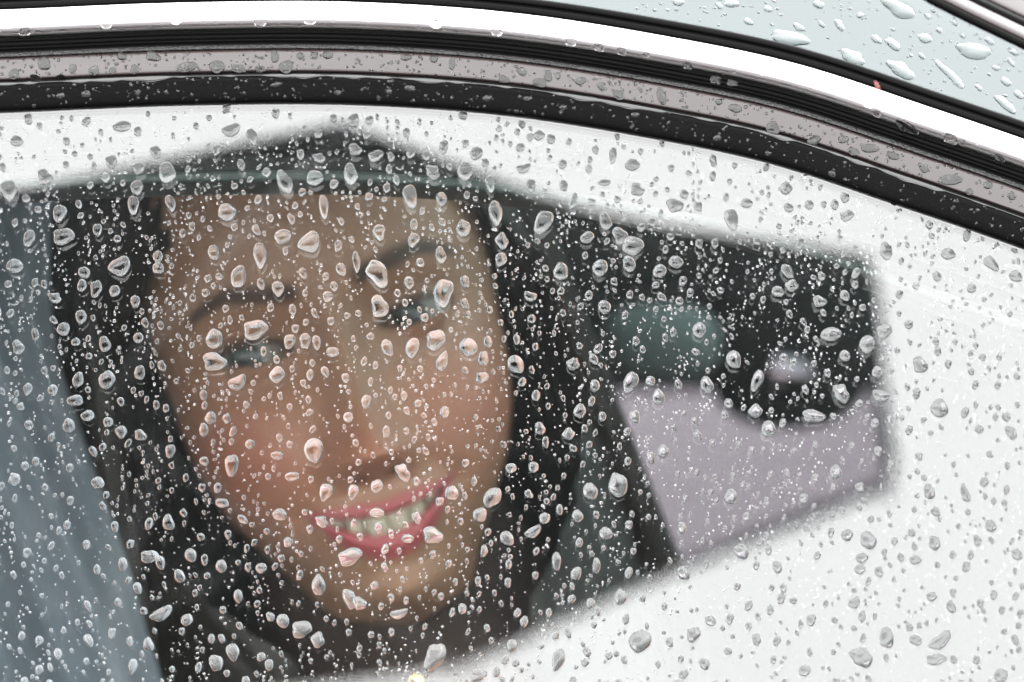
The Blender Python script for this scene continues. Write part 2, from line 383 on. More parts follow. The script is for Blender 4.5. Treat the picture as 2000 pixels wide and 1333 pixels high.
def ksm(z, K):                               # the same, smoothed over about 5 mm, kept sharp at the crown
    raw = kint(np.clip(_zf, ZK[0], ZK[-1]), K); sm_ = np.convolve(np.pad(raw, 60, mode='edge'), _k, 'valid'); b_ = sst(.085, .06, _zf)
    return np.interp(z, _zf, raw * (1 - b_) + sm_ * b_)
w, fr, bk = ksm(Z, WK) * (1 - .035 * sst(-.13, -.11, Z)), ksm(Z, FK), ksm(Z, BK)
ct, st = np.cos(TH), np.sin(TH); q = 2 / 2.25
qx = q + .55 * sst(-.075, -.108, Z) * (ct > 0) * sst(-.20, -.14, Z)
Xh = w * np.sign(st) * np.abs(st) ** qx; Fh = np.where(ct > 0, fr, bk) * np.sign(ct) * np.abs(ct) ** q
front = sst(0.0, 0.25, ct); ax = np.abs(Xh); sx = np.sign(Xh)
EX, EZ = 0.0325, 0.0
d = np.zeros_like(Z)
# brow, sockets, cheeks
d += 0.0030 * gs(ax - .028, .016) * gs(Z - .021, .008)
d -= 0.0085 * gs(ax - .030, .015) * gs(Z - .001, .011)
d -= 0.0045 * gs(ax - .014, .007) * gs(Z - .004, .010)
d += 0.0055 * gs(ax - .042, .017) * gs(Z + .034, .015)
d += 0.0030 * gs(ax - .030, .012) * gs(Z + .046, .012)
d -= 0.0022 * gs(ax - (.0215 + .35 * np.clip(-Z - .05, 0, .03)), .0035) * sst(-.085, -.065, Z) * sst(-.044, -.055, Z)
d += 0.0040 * gs(ax, .022) * gs(Z + .068, .012)
d += 0.0035 * gs(ax, .013) * gs(Z + .103, .009)
d -= 0.0030 * gs(ax, .016) * gs(Z + .0925, .0045)
# nose
tz = np.clip((0.010 - Z) / 0.056, 0, 1)
ridge = (0.004 + 0.0185 * tz ** 1.25) * sst(-.0600, -.0450, Z) * sst(.022, .002, Z)
d += ridge * gs(ax, .0056 + .0030 * tz)
d += 0.0060 * gs(Xh, .0085) * gs(Z + .0435, .0075)
d += 0.0070 * gs(ax - .0120, .0052) * gs(Z + .0465, .0065)
d -= 0.0030 * gs(ax - .0070, .0026) * gs(Z + .0550, .0020)
# mouth
xm = np.clip(ax / .0300, 0, 1.3)
zu = -.0710 + .0068 * xm ** 2; op = .0060 * np.clip(1 - (ax / .0252) ** 2, 0, 1); zl = zu - op
ut = zu + .0070 * np.clip(1 - (ax / .0318) ** 2, 0, 1) ** .8 - .0012 * gs(ax, .004)
lb = zl - .0112 * np.clip(1 - (ax / .0292) ** 2, 0, 1) ** .75
upl = sst(-.0006, .0006, Z - zu) * sst(.0006, -.0006, Z - ut) * (ax < .0322)
lol = sst(.0006, -.0006, Z - zl) * sst(-.0006, .0006, Z - lb) * (ax < .0302)
opn = sst(.0007, -.0007, Z - zu) * sst(-.0007, .0007, Z - zl) * (ax < .0285)
d += 0.0030 * gs(Z - (zu + ut) / 2, .0030) * sst(.034, .018, ax)
d += 0.0048 * gs(Z - (zl + lb) / 2, .0042) * sst(.031, .014, ax)
d -= 0.0125 * opn
d -= 0.0030 * gs(ax - .0315, .0035) * gs(Z + .0635, .004)
Fh = Fh + d * front
# eyelids over the eyeballs
RE = .0122; EFC = .0672
xe = (ax - EX) / .0155; xa = np.clip(np.abs(xe), 0, 1.2)
zup = EZ + .0044 * np.clip(1 - xa ** 2.2, 0, 1) + .0012 * xe; zlo = EZ - .0030 * np.clip(1 - xa ** 2, 0, 1) + .0012 * xe
ball = EFC + np.sqrt(np.clip(RE ** 2 - (ax - EX) ** 2 - (Z - EZ) ** 2, 0, None))
inb = ((ax - EX) ** 2 + (Z - EZ) ** 2 < (RE * .97) ** 2) & (ct > 0)
inside = sst(.0004, -.0004, Z - zup) * sst(-.0004, .0004, Z - zlo) * (xa < 1)
lid = np.maximum(Fh, ball + .0016)
Fh = np.where(inb & (inside < .5), lid, Fh)
Fh = np.where((inside >= .5) & (ct > 0), np.where(inb, ball - .004, Fh - .003), Fh)
# colour of skin and make-up, plus painted nostril shade
def C(*c): return np.array(c)[None, None, :]
skin = np.ones(Z.shape + (3,)) * C(.33, .182, .118)
def mixc(base, col, k): return base * (1 - k[..., None]) + C(*col) * k[..., None]
fm = (ct > 0)
skin = mixc(skin, (.50, .150, .100), .50 * gs(ax - .046, .022) * gs(Z + .040, .020) * fm)
skin = mixc(skin, (.46, .16, .10), .5 * gs(ax, .010) * gs(Z + .045, .010) * fm)
skin = mixc(skin, (.19, .11, .08), .5 * gs(ax - .033, .016) * gs(Z - .006, .006) * fm)
skin = mixc(skin, (.24, .14, .10), .35 * gs(ax - .033, .013) * gs(Z + .011, .004) * fm)
brz = .0205 + .0050 * np.clip((ax - .014) / .024, 0, 1) - .0085 * np.clip((ax - .036) / .020, 0, 1.2) ** 1.5
brow = sst(.0064, .0012, np.abs(Z - brz) / (1 - .5 * np.clip((ax - .03) / .03, 0, 1))) * sst(.008, .014, ax) * sst(.058, .050, ax) * fm
skin = mixc(skin, (.030, .020, .015), .85 * brow)
lash = gs(Z - zup - .0009, .0015) * sst(1.12, .9, xa) * fm + .5 * gs(Z - zlo + .0005, .0008) * sst(1.05, .9, xa) * fm
skin = mixc(skin, (.015, .011, .010), np.clip(lash, 0, 1) * .92)
skin = mixc(skin, (.40, .095, .105), np.clip(upl * .9 + lol, 0, 1) * fm)
skin = mixc(skin, (.10, .02, .02), opn * fm)
skin = mixc(skin, (.08, .04, .03), .7 * gs(ax - .0072, .0024) * gs(Z + .0548, .0016) * fm)  # shade of the nostrils painted into the skin colour

# pose: yaw to the right of the picture, slight nod, head rolled so the chin swings right
YAW, NOD, ROLL = rad(4.5), rad(3), rad(15)
EYEPX, EYED = (658, 655), DIST + 0.235
BX, BY, BZ = RGT, UPV, -FWD                   # camera-facing basis: right, up, towards the viewer
def headmat(roll):
    cy_, sy_ = math.cos(YAW), math.sin(YAW)
    f0 = BZ * cy_ + BX * sy_; r0 = BX * cy_ - BZ * sy_; u0 = BY
    f1 = f0 * math.cos(NOD) - u0 * math.sin(NOD); u1 = u0 * math.cos(NOD) + f0 * math.sin(NOD)
    # roll in the picture plane
    c, s = math.cos(roll), math.sin(roll)
    def rl(vv): 
        x, y, z = vv @ BX, vv @ BY, vv @ BZ
        return BX * (c * x - s * y) + BY * (s * x + c * y) + BZ * z
    return rl(r0), rl(u0), rl(f1) if False else rl(f1), rl(u1)
HR, _, HF, HU = headmat(ROLL)
EYEMID = at(*EYEPX, EYED)
HORG = EYEMID - HF * 0.080
PIV = HORG + HU * (-.135) + HF * (-.01)
def place(x, f, z):
    """head-local -> world; below the chin the body straightens up"""
    x, f, z = np.asarray(x, float), np.asarray(f, float), np.asarray(z, float)
    P = HORG + x[..., None] * HR + f[..., None] * HF + z[..., None] * HU
    R2, _, F2, U2 = headmat(rad(6)); F2 = F2 * math.cos(.25) + np.cross(U2, F2) * 0 ; 
    U3 = np.array([0, .10, .995]); F3 = np.array([.22, -.97, .1]); R3 = np.cross(F3, U3) * -1
    R3 = R3 / np.linalg.norm(R3)
    if R3[0] < 0: R3 = -R3
    Q = PIV + x[..., None] * R3 + (f[..., None] + .01) * F3 + (z[..., None] + .135) * U3
    k = sst(-.118, -.235, z)[..., None]
    return P * (1 - k) + Q * k
V = place(Xh, Fh, Z)
nr, nc = Z.shape
verts = V.reshape(-1, 3); faces = []
for i in range(nr - 1):
    for j in range(nc):
        k = (j + 1) % nc; faces.append((i * nc + j, i * nc + k, (i + 1) * nc + k, (i + 1) * nc + j))
faces.append(tuple(range(nc - 1, -1, -1))); faces.append(tuple(range((nr - 1) * nc, nr * nc)))
person = empty('person', tuple(place(np.array(0.), np.array(0.), np.array(-.62))))
tag(person, 'smiling dark-haired woman in a white veil behind the rain-covered car window', 'person')
def vcol(me, cols):
    at_ = me.color_attributes.new('tone', 'FLOAT_COLOR', 'POINT')
    c = np.ones((len(cols), 4)); c[:, :3] = cols; at_.data.foreach_set('color', c.ravel())
me = mesh('body', verts, faces); vcol(me, skin.reshape(-1, 3)); keep(link('body', me, M_SKIN), person)
# eyes
GAZE = math.atan2(-.36, 1.0)
for s in (-1, 1):
    c = np.array([s * EX, EFC, EZ]); lat = np.linspace(0, math.pi, 40); rows = []; cols = []
    g = np.array([math.sin(GAZE), math.cos(GAZE), -.04]); g /= np.linalg.norm(g)
    e1 = np.cross(g, [0, 0, 1.0]); e1 /= np.linalg.norm(e1); e2 = np.cross(e1, g)
    for la in lat:
        row = [c + RE * (math.cos(la) * g + math.sin(la) * (math.cos(a_) * e1 + math.sin(a_) * e2)) for a_ in np.linspace(0, 2 * math.pi, 32, endpoint=False)]
        rows.append(row); r_ = RE * math.sin(la) if la < 1.5 else 1
        cc = (.006, .006, .006) if r_ < .0024 else ((.030, .040, .038) if r_ < .0062 else ((.012, .013, .012) if r_ < .0068 else (.22, .195, .175)))
        cols += [cc] * 32
    v, f = grid(rows, True); v = np.array(v); me = mesh('eye', place(v[:, 0], v[:, 1], v[:, 2]), f); vcol(me, np.array(cols))
    keep(link('eye', me, M_EYE), person)
# teeth
tv, tf = [], []
wd = [.0085, .0068, .0072, .0066, .006]; edges_ = [0]
for q_ in wd: edges_.append(edges_[-1] + q_)
for s in (-1, 1):
    for k in range(4):
        x0, x1 = edges_[k] - .00015, edges_[k + 1] + .00015; xc = (x0 + x1) / 2
        h = [.0100, .0092, .0095, .0080, .0072][k]; fc = .0925 - .0190 * (xc / .026) ** 2
        zt = -.0675 + .0062 * (xc / .0285) ** 2
        v, f = blob(np.array([s * xc, fc - .002, zt - h / 2]), (x1 - x0, .006, h + .004), power=4.5, n=16)
        tf += [tuple(i + len(tv) for i in ff) for ff in f]; tv += list(v)
tv = np.array(tv); keep(link('teeth', mesh('teeth', place(tv[:, 0], tv[:, 1], tv[:, 2]), tf), M_TEETH), person)
# hair: a shell parted over the crown and falling past both cheeks, with loose strands
hz = np.concatenate([np.linspace(-.36, .06, 60), np.linspace(.065, .119, 16)]); hv = []
for z in hz:
    zc = min(max(z, -.62), .1079); drop = np.clip(-z / .3, 0, 1)
    wb = max(float(kint(np.array(max(z, -.01)), WK)), .0) if z > -.01 else .0705
    sc = math.sqrt(max(0, 1 - (z / .1195) ** 2)) if z > 0 else 1
    wx = (.0715 + .020) * sc + .022 * drop; fb = (.100 + .022) * sc + .01 * drop
    tb = rad(np.interp(z, [-.36, -.12, -.085, -.05, 0, .015, .03, .045, .06, .075, .1, .12], [20, 27, 52, 73, 76, 66, 54, 43, 29, 14, 6, 0]))
    row = []
    for a_ in np.linspace(tb, 2 * math.pi - tb, 90):
        gx = 1 + .018 * math.sin(a_ * 37 + 6 * z * 9) + .012 * math.sin(a_ * 71 + 2)
        ff = ((.088 + .012 * min(1, max(0, z / .04))) * sc if math.cos(a_) > 0 else fb) * math.cos(a_) * gx
        row.append(np.array([wx * math.sin(a_) * gx, ff - .004, z]))
    hv.append(row)
v, f = grid(hv); hv = np.array(v); hf = f
rng = random.Random(4); extra_v, extra_f = [], []
for k in range(420):
    s = rng.choice((-1, 1)); a0 = rad(rng.uniform(52, 150)); out = rng.uniform(.000, .016); path = []
    for z in np.linspace(.07, rng.uniform(-.3, -.12), 12):
        sc = math.sqrt(max(0, 1 - (z / .1195) ** 2)) if z > 0 else 1
        drop = np.clip(-z / .3, 0, 1); wx = .0925 * sc + .022 * drop + out * (.4 + drop)
        a_ = max(a0, rad(78)) if z < .05 else a0
        path.append(np.array([s * wx * math.sin(a_), (.088 if math.cos(a_) > 0 else .12) * math.cos(a_) - .003 + .004 * math.sin(z * 20 + k), z]))
    v, f = tube(path, [.0011] * 11 + [.0003], 4, False)
    extra_f += [tuple(i + len(extra_v) for i in ff) for ff in f]; extra_v += v
extra_v = np.array(extra_v); nh = len(hv)
allv = np.concatenate([hv, extra_v]); allf = hf + [tuple(i + nh for i in ff) for ff in extra_f]
keep(link('hair', mesh('hair', place(allv[:, 0], allv[:, 1], allv[:, 2]), allf), M_HAIR), person)
# dress over the torso and shoulders
rows = []
for z in np.linspace(-.60, -.285, 20):
    w_, f_, b_ = [float(kint(np.array(z), K)) for K in (WK, FK, BK)]
    rows.append([np.array([(w_ + .006) * math.sin(t), ((f_ if math.cos(t) > 0 else b_) + .006) * math.cos(t), z]) for t in np.linspace(0, 2 * math.pi, 60, endpoint=False)])
v, f = grid(rows, True); v = np.array(v); keep(link('dress', mesh('dress', place(v[:, 0], v[:, 1], v[:, 2]), f), M_DRESS), person)
rows = []  # dark brown band added in place of the neck's shade under the chin
for i, z in enumerate(np.linspace(-.245, -.109, 18)):
    u_ = i / 17; k_ = .016 * math.sin(math.pi * u_) + .003
    rows.append([np.array([(min(.06, float(kint(np.array(z), WK)) * .9) + k_ + .006) * math.sin(t), -.008 + (.058 + k_ + .014 * (1 - u_) + .003 * math.sin(9 * t + 5 * u_)) * math.cos(t), z + .045 * u_ * math.sin(t) ** 2 + .008 * math.sin(3 * t + 2 * u_)]) for t in np.linspace(0, 2 * math.pi, 70, endpoint=False)])
v, f = grid(rows, True); v = np.array(v); keep(link('neck_shade_band', mesh('neck_shade_band', place(v[:, 0], v[:, 1], v[:, 2]), f), M_NECK_SHADE), person)
# necklace
path = [place(np.array(.060 * math.sin(t)), np.array(-.012 + .060 * math.cos(t)), np.array(-.178 - .016 * math.cos(t))) for t in np.linspace(-2.2, 2.2, 40)]
v, f = tube(path, .0018, 8); keep(link('necklace', mesh('necklace', v, f), M_GOLD), person)
v, f = blob(at(812, 1332, DIST + .17), (.006, .004, .007), power=2.0, n=16); keep(link('pendant', mesh('pendant', v, f), M_GOLD), person)
# veil: hangs from the crown down the left side of the picture in soft folds
vr = []
vl = [(150, 330), (100, 420), (95, 520), (100, 620), (118, 720), (150, 820), (185, 920), (222, 1020), (255, 1120), (285, 1230), (320, 1340), (360, 1480), (420, 1700)]
for i, (ex_, ey_) in enumerate(vl):
    row = []
    for j, tt in enumerate(np.linspace(0, 1, 70)):
        fold = .024 * math.sin(tt * 15 + i * .35) * (.35 + tt) + .006 * math.sin(tt * 55 + i * .6)
        row.append(at(ex_ - tt * (620 + 30 * i), ey_ - 25 * tt, DIST + .235 + .02 * i / 12 - .06 * tt + fold))
    vr.append(row)
v, f = grid(vr); keep(link('veil', mesh('veil', v, f), M_VEIL), person)

# ------------------------------------------------------------------ umbrella above the photographer, seen in the glass
UC = np.array([-0.2562, -1.0829, 1.8824]); UW = np.array([-.2845, -.113, .0791]); UR = 0.52
ua = np.linalg.norm(UW); uk = UW / ua; K = np.array([[0, -uk[2], uk[1]], [uk[2], 0, -uk[0]], [-uk[1], uk[0], 0]])
UM = np.eye(3) + math.sin(ua) * K + (1 - math.cos(ua)) * K @ K
def upt(r, a, h): return UC + UM @ np.array([r * math.cos(a), r * math.sin(a), h])
umb = empty('umbrella', tuple(upt(0, 0, -.62)))
tag(umb, 'open black umbrella whose dark canopy is reflected in the window', 'umbrella')
rows = []; NS = 64; TIPF = [1, 1, 1, 1, 1, 1, .975, 1.04]; SAG = [.11] * 7 + [.075]
for rr in np.linspace(0.02, 1, 14):
    row = []
    for k in range(NS):
        a_ = rad(22.5) + 2 * math.pi * k / NS; ph = (k % 8) / 8; e_ = k // 8
        sc = TIPF[e_] * (1 - ph) + TIPF[(e_ + 1) % 8] * ph - SAG[e_] * math.sin(math.pi * ph) * rr ** 2
        row.append(upt(UR * rr * sc, a_, .05 * (1 - rr ** 2) - .004 * math.sin(math.pi * ph) * rr))
    rows.append(row)
v, f = grid(rows, True); f.append(tuple(range(NS)))
can = keep(link('canopy', mesh('canopy', v, f), M_UMB), umb)
sm = can.modifiers.new('solid', 'SOLIDIFY'); sm.thickness = 0.0012
for k in range(8):
    a_ = rad(22.5) + k * math.pi / 4
    v, f = tube([upt(UR * r_ * TIPF[k], a_, .05 * (1 - r_ ** 2) - .006) for r_ in np.linspace(.03, 1, 12)], .0022, 6); rb = keep(link('rib', mesh('rib', v, f), M_STEEL), umb)
    v, f = tube([upt(.02, a_, -.08), upt(UR * .5, a_, .03)], .0018, 6); keep(link('strut', mesh('strut', v, f), M_STEEL), umb)
v, f = tube([upt(0, 0, .15), upt(0, 0, .05), upt(0, 0, -.50)], .0055, 10); keep(link('shaft', mesh('shaft', v, f), M_STEEL), umb)
v, f = tube([upt(0, 0, -.50), upt(0, 0, -.60), upt(.008, 0, -.625), upt(.03, 0, -.64), upt(.05, 0, -.625), upt(.055, 0, -.60)], .011, 12); keep(link('handle', mesh('handle', v, f), M_RUBBER), umb)

# ------------------------------------------------------------------ rain
RNG = np.random.default_rng(11)
def outline(rng, kind, seg):
    t = np.linspace(0, 2 * math.pi, seg, endpoint=False); r = np.ones(seg)
    amp = {'r': .08, 't': .09, 'i': .20, 'b': .08}[kind]
    for k in (2, 3, 4, 5): r += amp / (k - 1) ** .6 * rng.uniform(.2, 1) * np.cos(k * t + rng.uniform(0, 6.28))
    x, y = r * np.cos(t), r * np.sin(t)
    if kind == 't':                            # wide foot, narrow head
        x = x * (1 - .30 * np.clip(y, -.3, 1)); x = np.sign(x) * np.abs(x) ** .85
        if rng.random() < .6: x, y = x[::-1].copy(), -y[::-1]          # keep the winding 
    if kind == 'b': y = y + .45 * x ** 2 - .2
    x -= (x.max() + x.min()) / 2; y -= (y.max() + y.min()) / 2
    return x / max(abs(x)), y / max(abs(y))
def drop_mesh(rng, kind, seg=28, rings=(1, .975, .92, .80, .62, .38), hgt=.27, expo=.60):
    """unit raindrop: footprint in xy within +-1, dome along +z, flat foot"""
    ox, oy = outline(rng, kind, seg); cx, cyy = rng.uniform(-.08, .08), -rng.uniform(.05, .28)
    V_ = []; F_ = []
    for ro in rings:
        for a_, b_ in zip(ox, oy):
            V_.append((cx + (a_ - cx) * ro, cyy + (b_ - cyy) * ro, hgt * (1 - ro ** 2) ** expo))
    ap = len(V_); V_.append((cx, cyy, hgt)); n_ = seg
    for i in range(len(rings) - 1):
        for j in range(n_): F_.append((i*n_+j, i*n_+(j+1) % n_, (i+1)*n_+(j+1) % n_, (i+1)*n_+j))
    for j in range(n_): F_.append(((len(rings)-1)*n_+j, (len(rings)-1)*n_+(j+1) % n_, ap))
    b = len(V_)
    for a_, c_ in zip(ox, oy): V_.append((a_, c_, 0))
    F_.append(tuple(range(b + n_ - 1, b - 1, -1)))
    return np.array(V_), F_
VARS = []
for i in range(30):
    kind = 'rrrttttiibrt'[i % 12]
    V_, F_ = drop_mesh(RNG, kind); VARS.append((kind, V_, F_))
DROPME = []
for kind, V_, F_ in VARS:
    me = mesh('raindrop', V_, F_); me.materials.append(M_WATER)
    me.polygons.foreach_set('use_smooth', [True] * (len(me.polygons) - 1) + [False]); DROPME.append((kind, me)); me['seg'] = 28

GLASSME = []
DARKME = []
for kind, me in DROPME:
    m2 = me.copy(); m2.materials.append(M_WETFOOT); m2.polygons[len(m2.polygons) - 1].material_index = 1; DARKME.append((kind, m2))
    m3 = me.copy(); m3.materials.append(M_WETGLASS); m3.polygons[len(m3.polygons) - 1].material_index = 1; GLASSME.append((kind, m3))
def basis(nrm, ang, up=None):
    up = EVV if up is None else up
    y = up - nrm * (up @ nrm); y /= np.linalg.norm(y); x = np.cross(y, nrm)
    c, s = math.cos(ang), math.sin(ang)
    return x * c + y * s, y * c - x * s
FEET = []
def foot(V_, n_, x, y, a_, b_, pos):
    q_ = V_[-n_:]; P_ = pos + q_[:, :1] * x * a_ * .985 + q_[:, 1:2] * y * b_ * .985
    FEET.append(np.stack([(P_ - GC) @ RGT, (P_ - GC) @ EVV], 1) / PX)
def put(px, py, wpx, hpx, nrm, pos, ang, kind, label, group, flat=1.0, me=None, dark=0):
    cand = [m for k_, m in (DROPME, DARKME, GLASSME)[dark] if k_ == kind]; me = me or cand[int(RNG.integers(len(cand)))]
    ob = bpy.data.objects.new('raindrop', me); COL.objects.link(ob)
    x, y = basis(nrm, ang); sx_, sy_ = wpx * PX / 2, hpx * PX / 2; sz = min(sx_, sy_) * flat
    if RNG.random() < .5 and kind != 'b': x = x * 1.0
    M = Matrix(((x[0]*sx_, y[0]*sy_, nrm[0]*sz, pos[0]), (x[1]*sx_, y[1]*sy_, nrm[1]*sz, pos[1]), (x[2]*sx_, y[2]*sy_, nrm[2]*sz, pos[2]), (0, 0, 0, 1)))
    if nrm is NRM:
        co_ = np.empty(len(me.vertices) * 3); me.vertices.foreach_get('co', co_); foot(co_.reshape(-1, 3), 28, x, y, sx_, sy_, pos)
    ob.matrix_world = M; tag(ob, label, 'raindrop', group); return ob

# the raindrops one can pick out on the window: x, y, width, height in the photograph, kind
GL = """33 276 25 22 r;238 247 38 22 r;452 255 38 25 b;492 268 20 36 t;304 298 21 27 t;217 317 23 28 t;88 345 30 34 i;18 373 32 44 t;270 330 24 27 t;327 337 34 44 t;267 367 25 31 t;206 348 18 22 r;471 323 16 26 t;520 338 18 22 r;556 355 29 52 t;614 348 34 32 r;685 340 28 46 t;694 292 27 26 i;623 310 25 22 i;587 303 15 22 t;117 418 28 37 t;261 402 23 40 t;333 398 20 36 t;444 415 38 38 t;633 405 20 50 t;690 235 23 28 r;735 305 32 24 i;802 300 18 22 r
1053 265 22 20 r;1035 268 14 18 r;1076 272 18 20 r;930 300 26 28 r;866 288 17 30 t;908 335 30 40 r;1023 330 30 18 b;1099 321 17 21 r;1235 322 30 25 r;1197 305 16 36 t;1150 330 14 18 r;1245 370 28 26 i;1180 357 28 14 r;1037 363 19 28 t;957 360 17 35 t;1319 400 33 30 i;1120 393 16 35 t;968 417 27 52 t;1060 435 34 52 t;1183 432 24 36 t;905 446 29 36 r;801 385 28 50 t;862 390 22 30 t;845 338 30 30 i
1534 368 28 26 i;1429 430 28 46 t;1458 397 25 20 r;1580 400 18 20 r;1630 400 16 22 r;1655 422 27 22 i;1336 380 18 20 r;1815 440 16 18 r;1393 315 14 26 t;1540 405 18 22 r;57 466 23 36 t;125 463 42 36 i;190 450 18 26 t;235 522 46 38 b;29 520 34 30 r;164 533 24 24 r;308 502 20 26 t;160 558 19 26 t;188 565 23 36 i;224 569 21 24 r;158 620 23 30 t;124 643 25 27 r;107 583 26 22 i;264 590 19 27 t;205 672 23 32 t;270 660 20 22 r;418 662 33 40 r;420 706 48 38 i;309 524 22 24 r;417 494 22 32 t
508 500 27 54 t;465 540 29 46 r;552 463 34 32 r;606 475 48 40 b;543 565 25 32 t;500 645 48 42 i;565 668 23 31 t;596 666 23 32 t;619 670 18 30 t;541 732 31 35 r;465 749 38 28 b;209 742 33 37 r;153 742 23 32 t;273 728 21 29 r;146 782 32 22 r;36 678 24 30 i;134 831 24 30 r;171 812 27 23 r;237 845 23 26 t;275 850 25 22 i;211 825 20 20 r;332 882 20 28 t;54 761 18 26 t;103 763 21 24 r;411 816 22 26 r;398 840 18 28 t;612 880 38 50 t;488 868 20 20 r;541 890 25 18 r;650 688 26 22 r;640 580 20 22 r;666 527 21 27 r
739 535 40 60 i;742 598 36 46 i;866 574 40 58 t;861 498 22 36 t;808 470 23 31 t;741 455 26 34 t;799 553 20 26 r;696 512 16 44 t;908 551 18 26 t;852 665 38 44 i;864 705 23 42 t;805 680 27 42 t;756 680 23 36 r;915 678 38 36 r;944 700 21 29 r;1007 712 31 38 r;953 668 17 25 r;978 508 24 30 t;980 471 26 36 i;1095 530 29 37 r;1172 524 31 35 r;1229 516 25 35 r;1288 530 29 28 r;1320 512 29 26 r;1236 480 44 40 r;1212 460 30 38 i;1147 464 29 24 r;1181 600 25 29 r;1035 580 26 20 b;1119 711 27 26 i;1232 748 28 44 t;1286 775 25 34 t;1270 745 20 22 r;1162 754 19 25 r;1132 803 25 30 r;1110 848 26 24 i;1240 815 20 26 t;1296 882 23 27 r;1055 837 22 26 i;942 738 26 24 i;868 806 20 26 r;715 785 20 28 t;680 815 21 22 r
1366 645 27 32 r;1433 703 29 37 t;1623 653 42 29 r;1694 673 32 37 r;1728 648 31 31 i;1730 490 25 39 r;1852 496 29 24 r;1984 540 23 26 r;1830 540 18 22 r;1937 516 22 36 b;1546 558 27 26 i;1519 570 23 24 r;1601 588 27 24 i;1650 578 20 24 r;1538 530 21 33 t;1650 695 22 24 r;1381 752 26 35 t;1479 745 22 46 t;1643 770 31 40 i;1834 797 33 38 r;1798 712 30 34 i;1502 838 29 33 t;1475 803 29 28 i;1590 812 46 26 i;1713 727 22 26 r;1720 774 36 24 b;1975 845 20 30 t;1423 788 18 20 r;28 936 24 27 r;191 943 27 24 r;452 910 27 44 t;329 1020 23 32 t;293 1088 36 26 i;313 1100 18 28 t;372 1085 23 27 r;432 1106 22 26 r;350 1125 20 28 r
316 1200 48 24 b;365 1211 23 25 r;240 1103 18 28 r;590 1230 38 36 i;552 1213 25 27 r;622 1142 27 42 t;620 1250 27 33 i;455 1275 25 35 t;422 1295 27 33 t;259 1303 18 32 t;290 1258 21 27 t;685 1088 48 35 i;683 1170 24 42 t;546 1005 28 24 r;434 983 27 20 r;636 963 26 37 t;690 962 21 32 t;628 1020 24 24 i;571 931 29 18 r;510 1110 22 20 r;465 1165 18 28 t;173 1252 18 28 t;962 972 33 44 r;736 1002 30 20 r;736 950 25 28 r;787 925 28 38 i;882 963 27 29 r;846 1045 40 34 i;796 1052 25 18 r;739 1032 18 26 t;937 1005 27 29 r;990 1052 25 31 r;1042 1040 36 20 b;998 915 22 20 r;1042 913 20 22 r;1153 960 29 35 r;1207 947 38 50 r;1064 1012 22 22 i;1128 1008 22 26 r;1183 1042 25 25 r;1125 1120 20 27 r;1087 1097 18 37 t;1165 1105 16 32 t
850 1285 38 60 i;1000 1262 21 25 r;1250 1253 44 45 r;1090 1290 24 46 t;1212 1166 26 31 r;780 1200 36 18 b;1335 1120 23 29 r;703 1178 27 27 i;935 1320 34 26 i;1427 970 27 31 r;1632 922 23 29 r;1696 1055 32 38 r;1655 1045 25 24 r;1815 960 21 31 r;1885 962 17 38 t;1448 1078 28 31 r;1519 1108 19 25 r;1680 1112 23 20 r;1684 1090 25 20 r;1717 1117 17 23 r;1788 1094 25 18 r;1825 1060 24 31 r;1935 1027 23 26 r;1986 1083 21 25 r;1670 1178 27 20 b;1732 1245 27 42 r;1788 1250 25 22 r;1838 1252 52 26 b;1830 1288 40 24 i;1683 1285 42 42 i;1388 1213 23 20 r;1355 1240 27 31 i;1955 1320 29 28 r;1858 1185 18 27 r;1820 1165 21 20 r;1376 1297 20 25 r;1572 1310 22 24 i"""
GLASSDROPS = []
for it in GL.replace('\n', ';').split(';'):
    a_ = it.split(); GLASSDROPS.append((float(a_[0]), float(a_[1]), float(a_[2]), float(a_[3]), a_[4]))

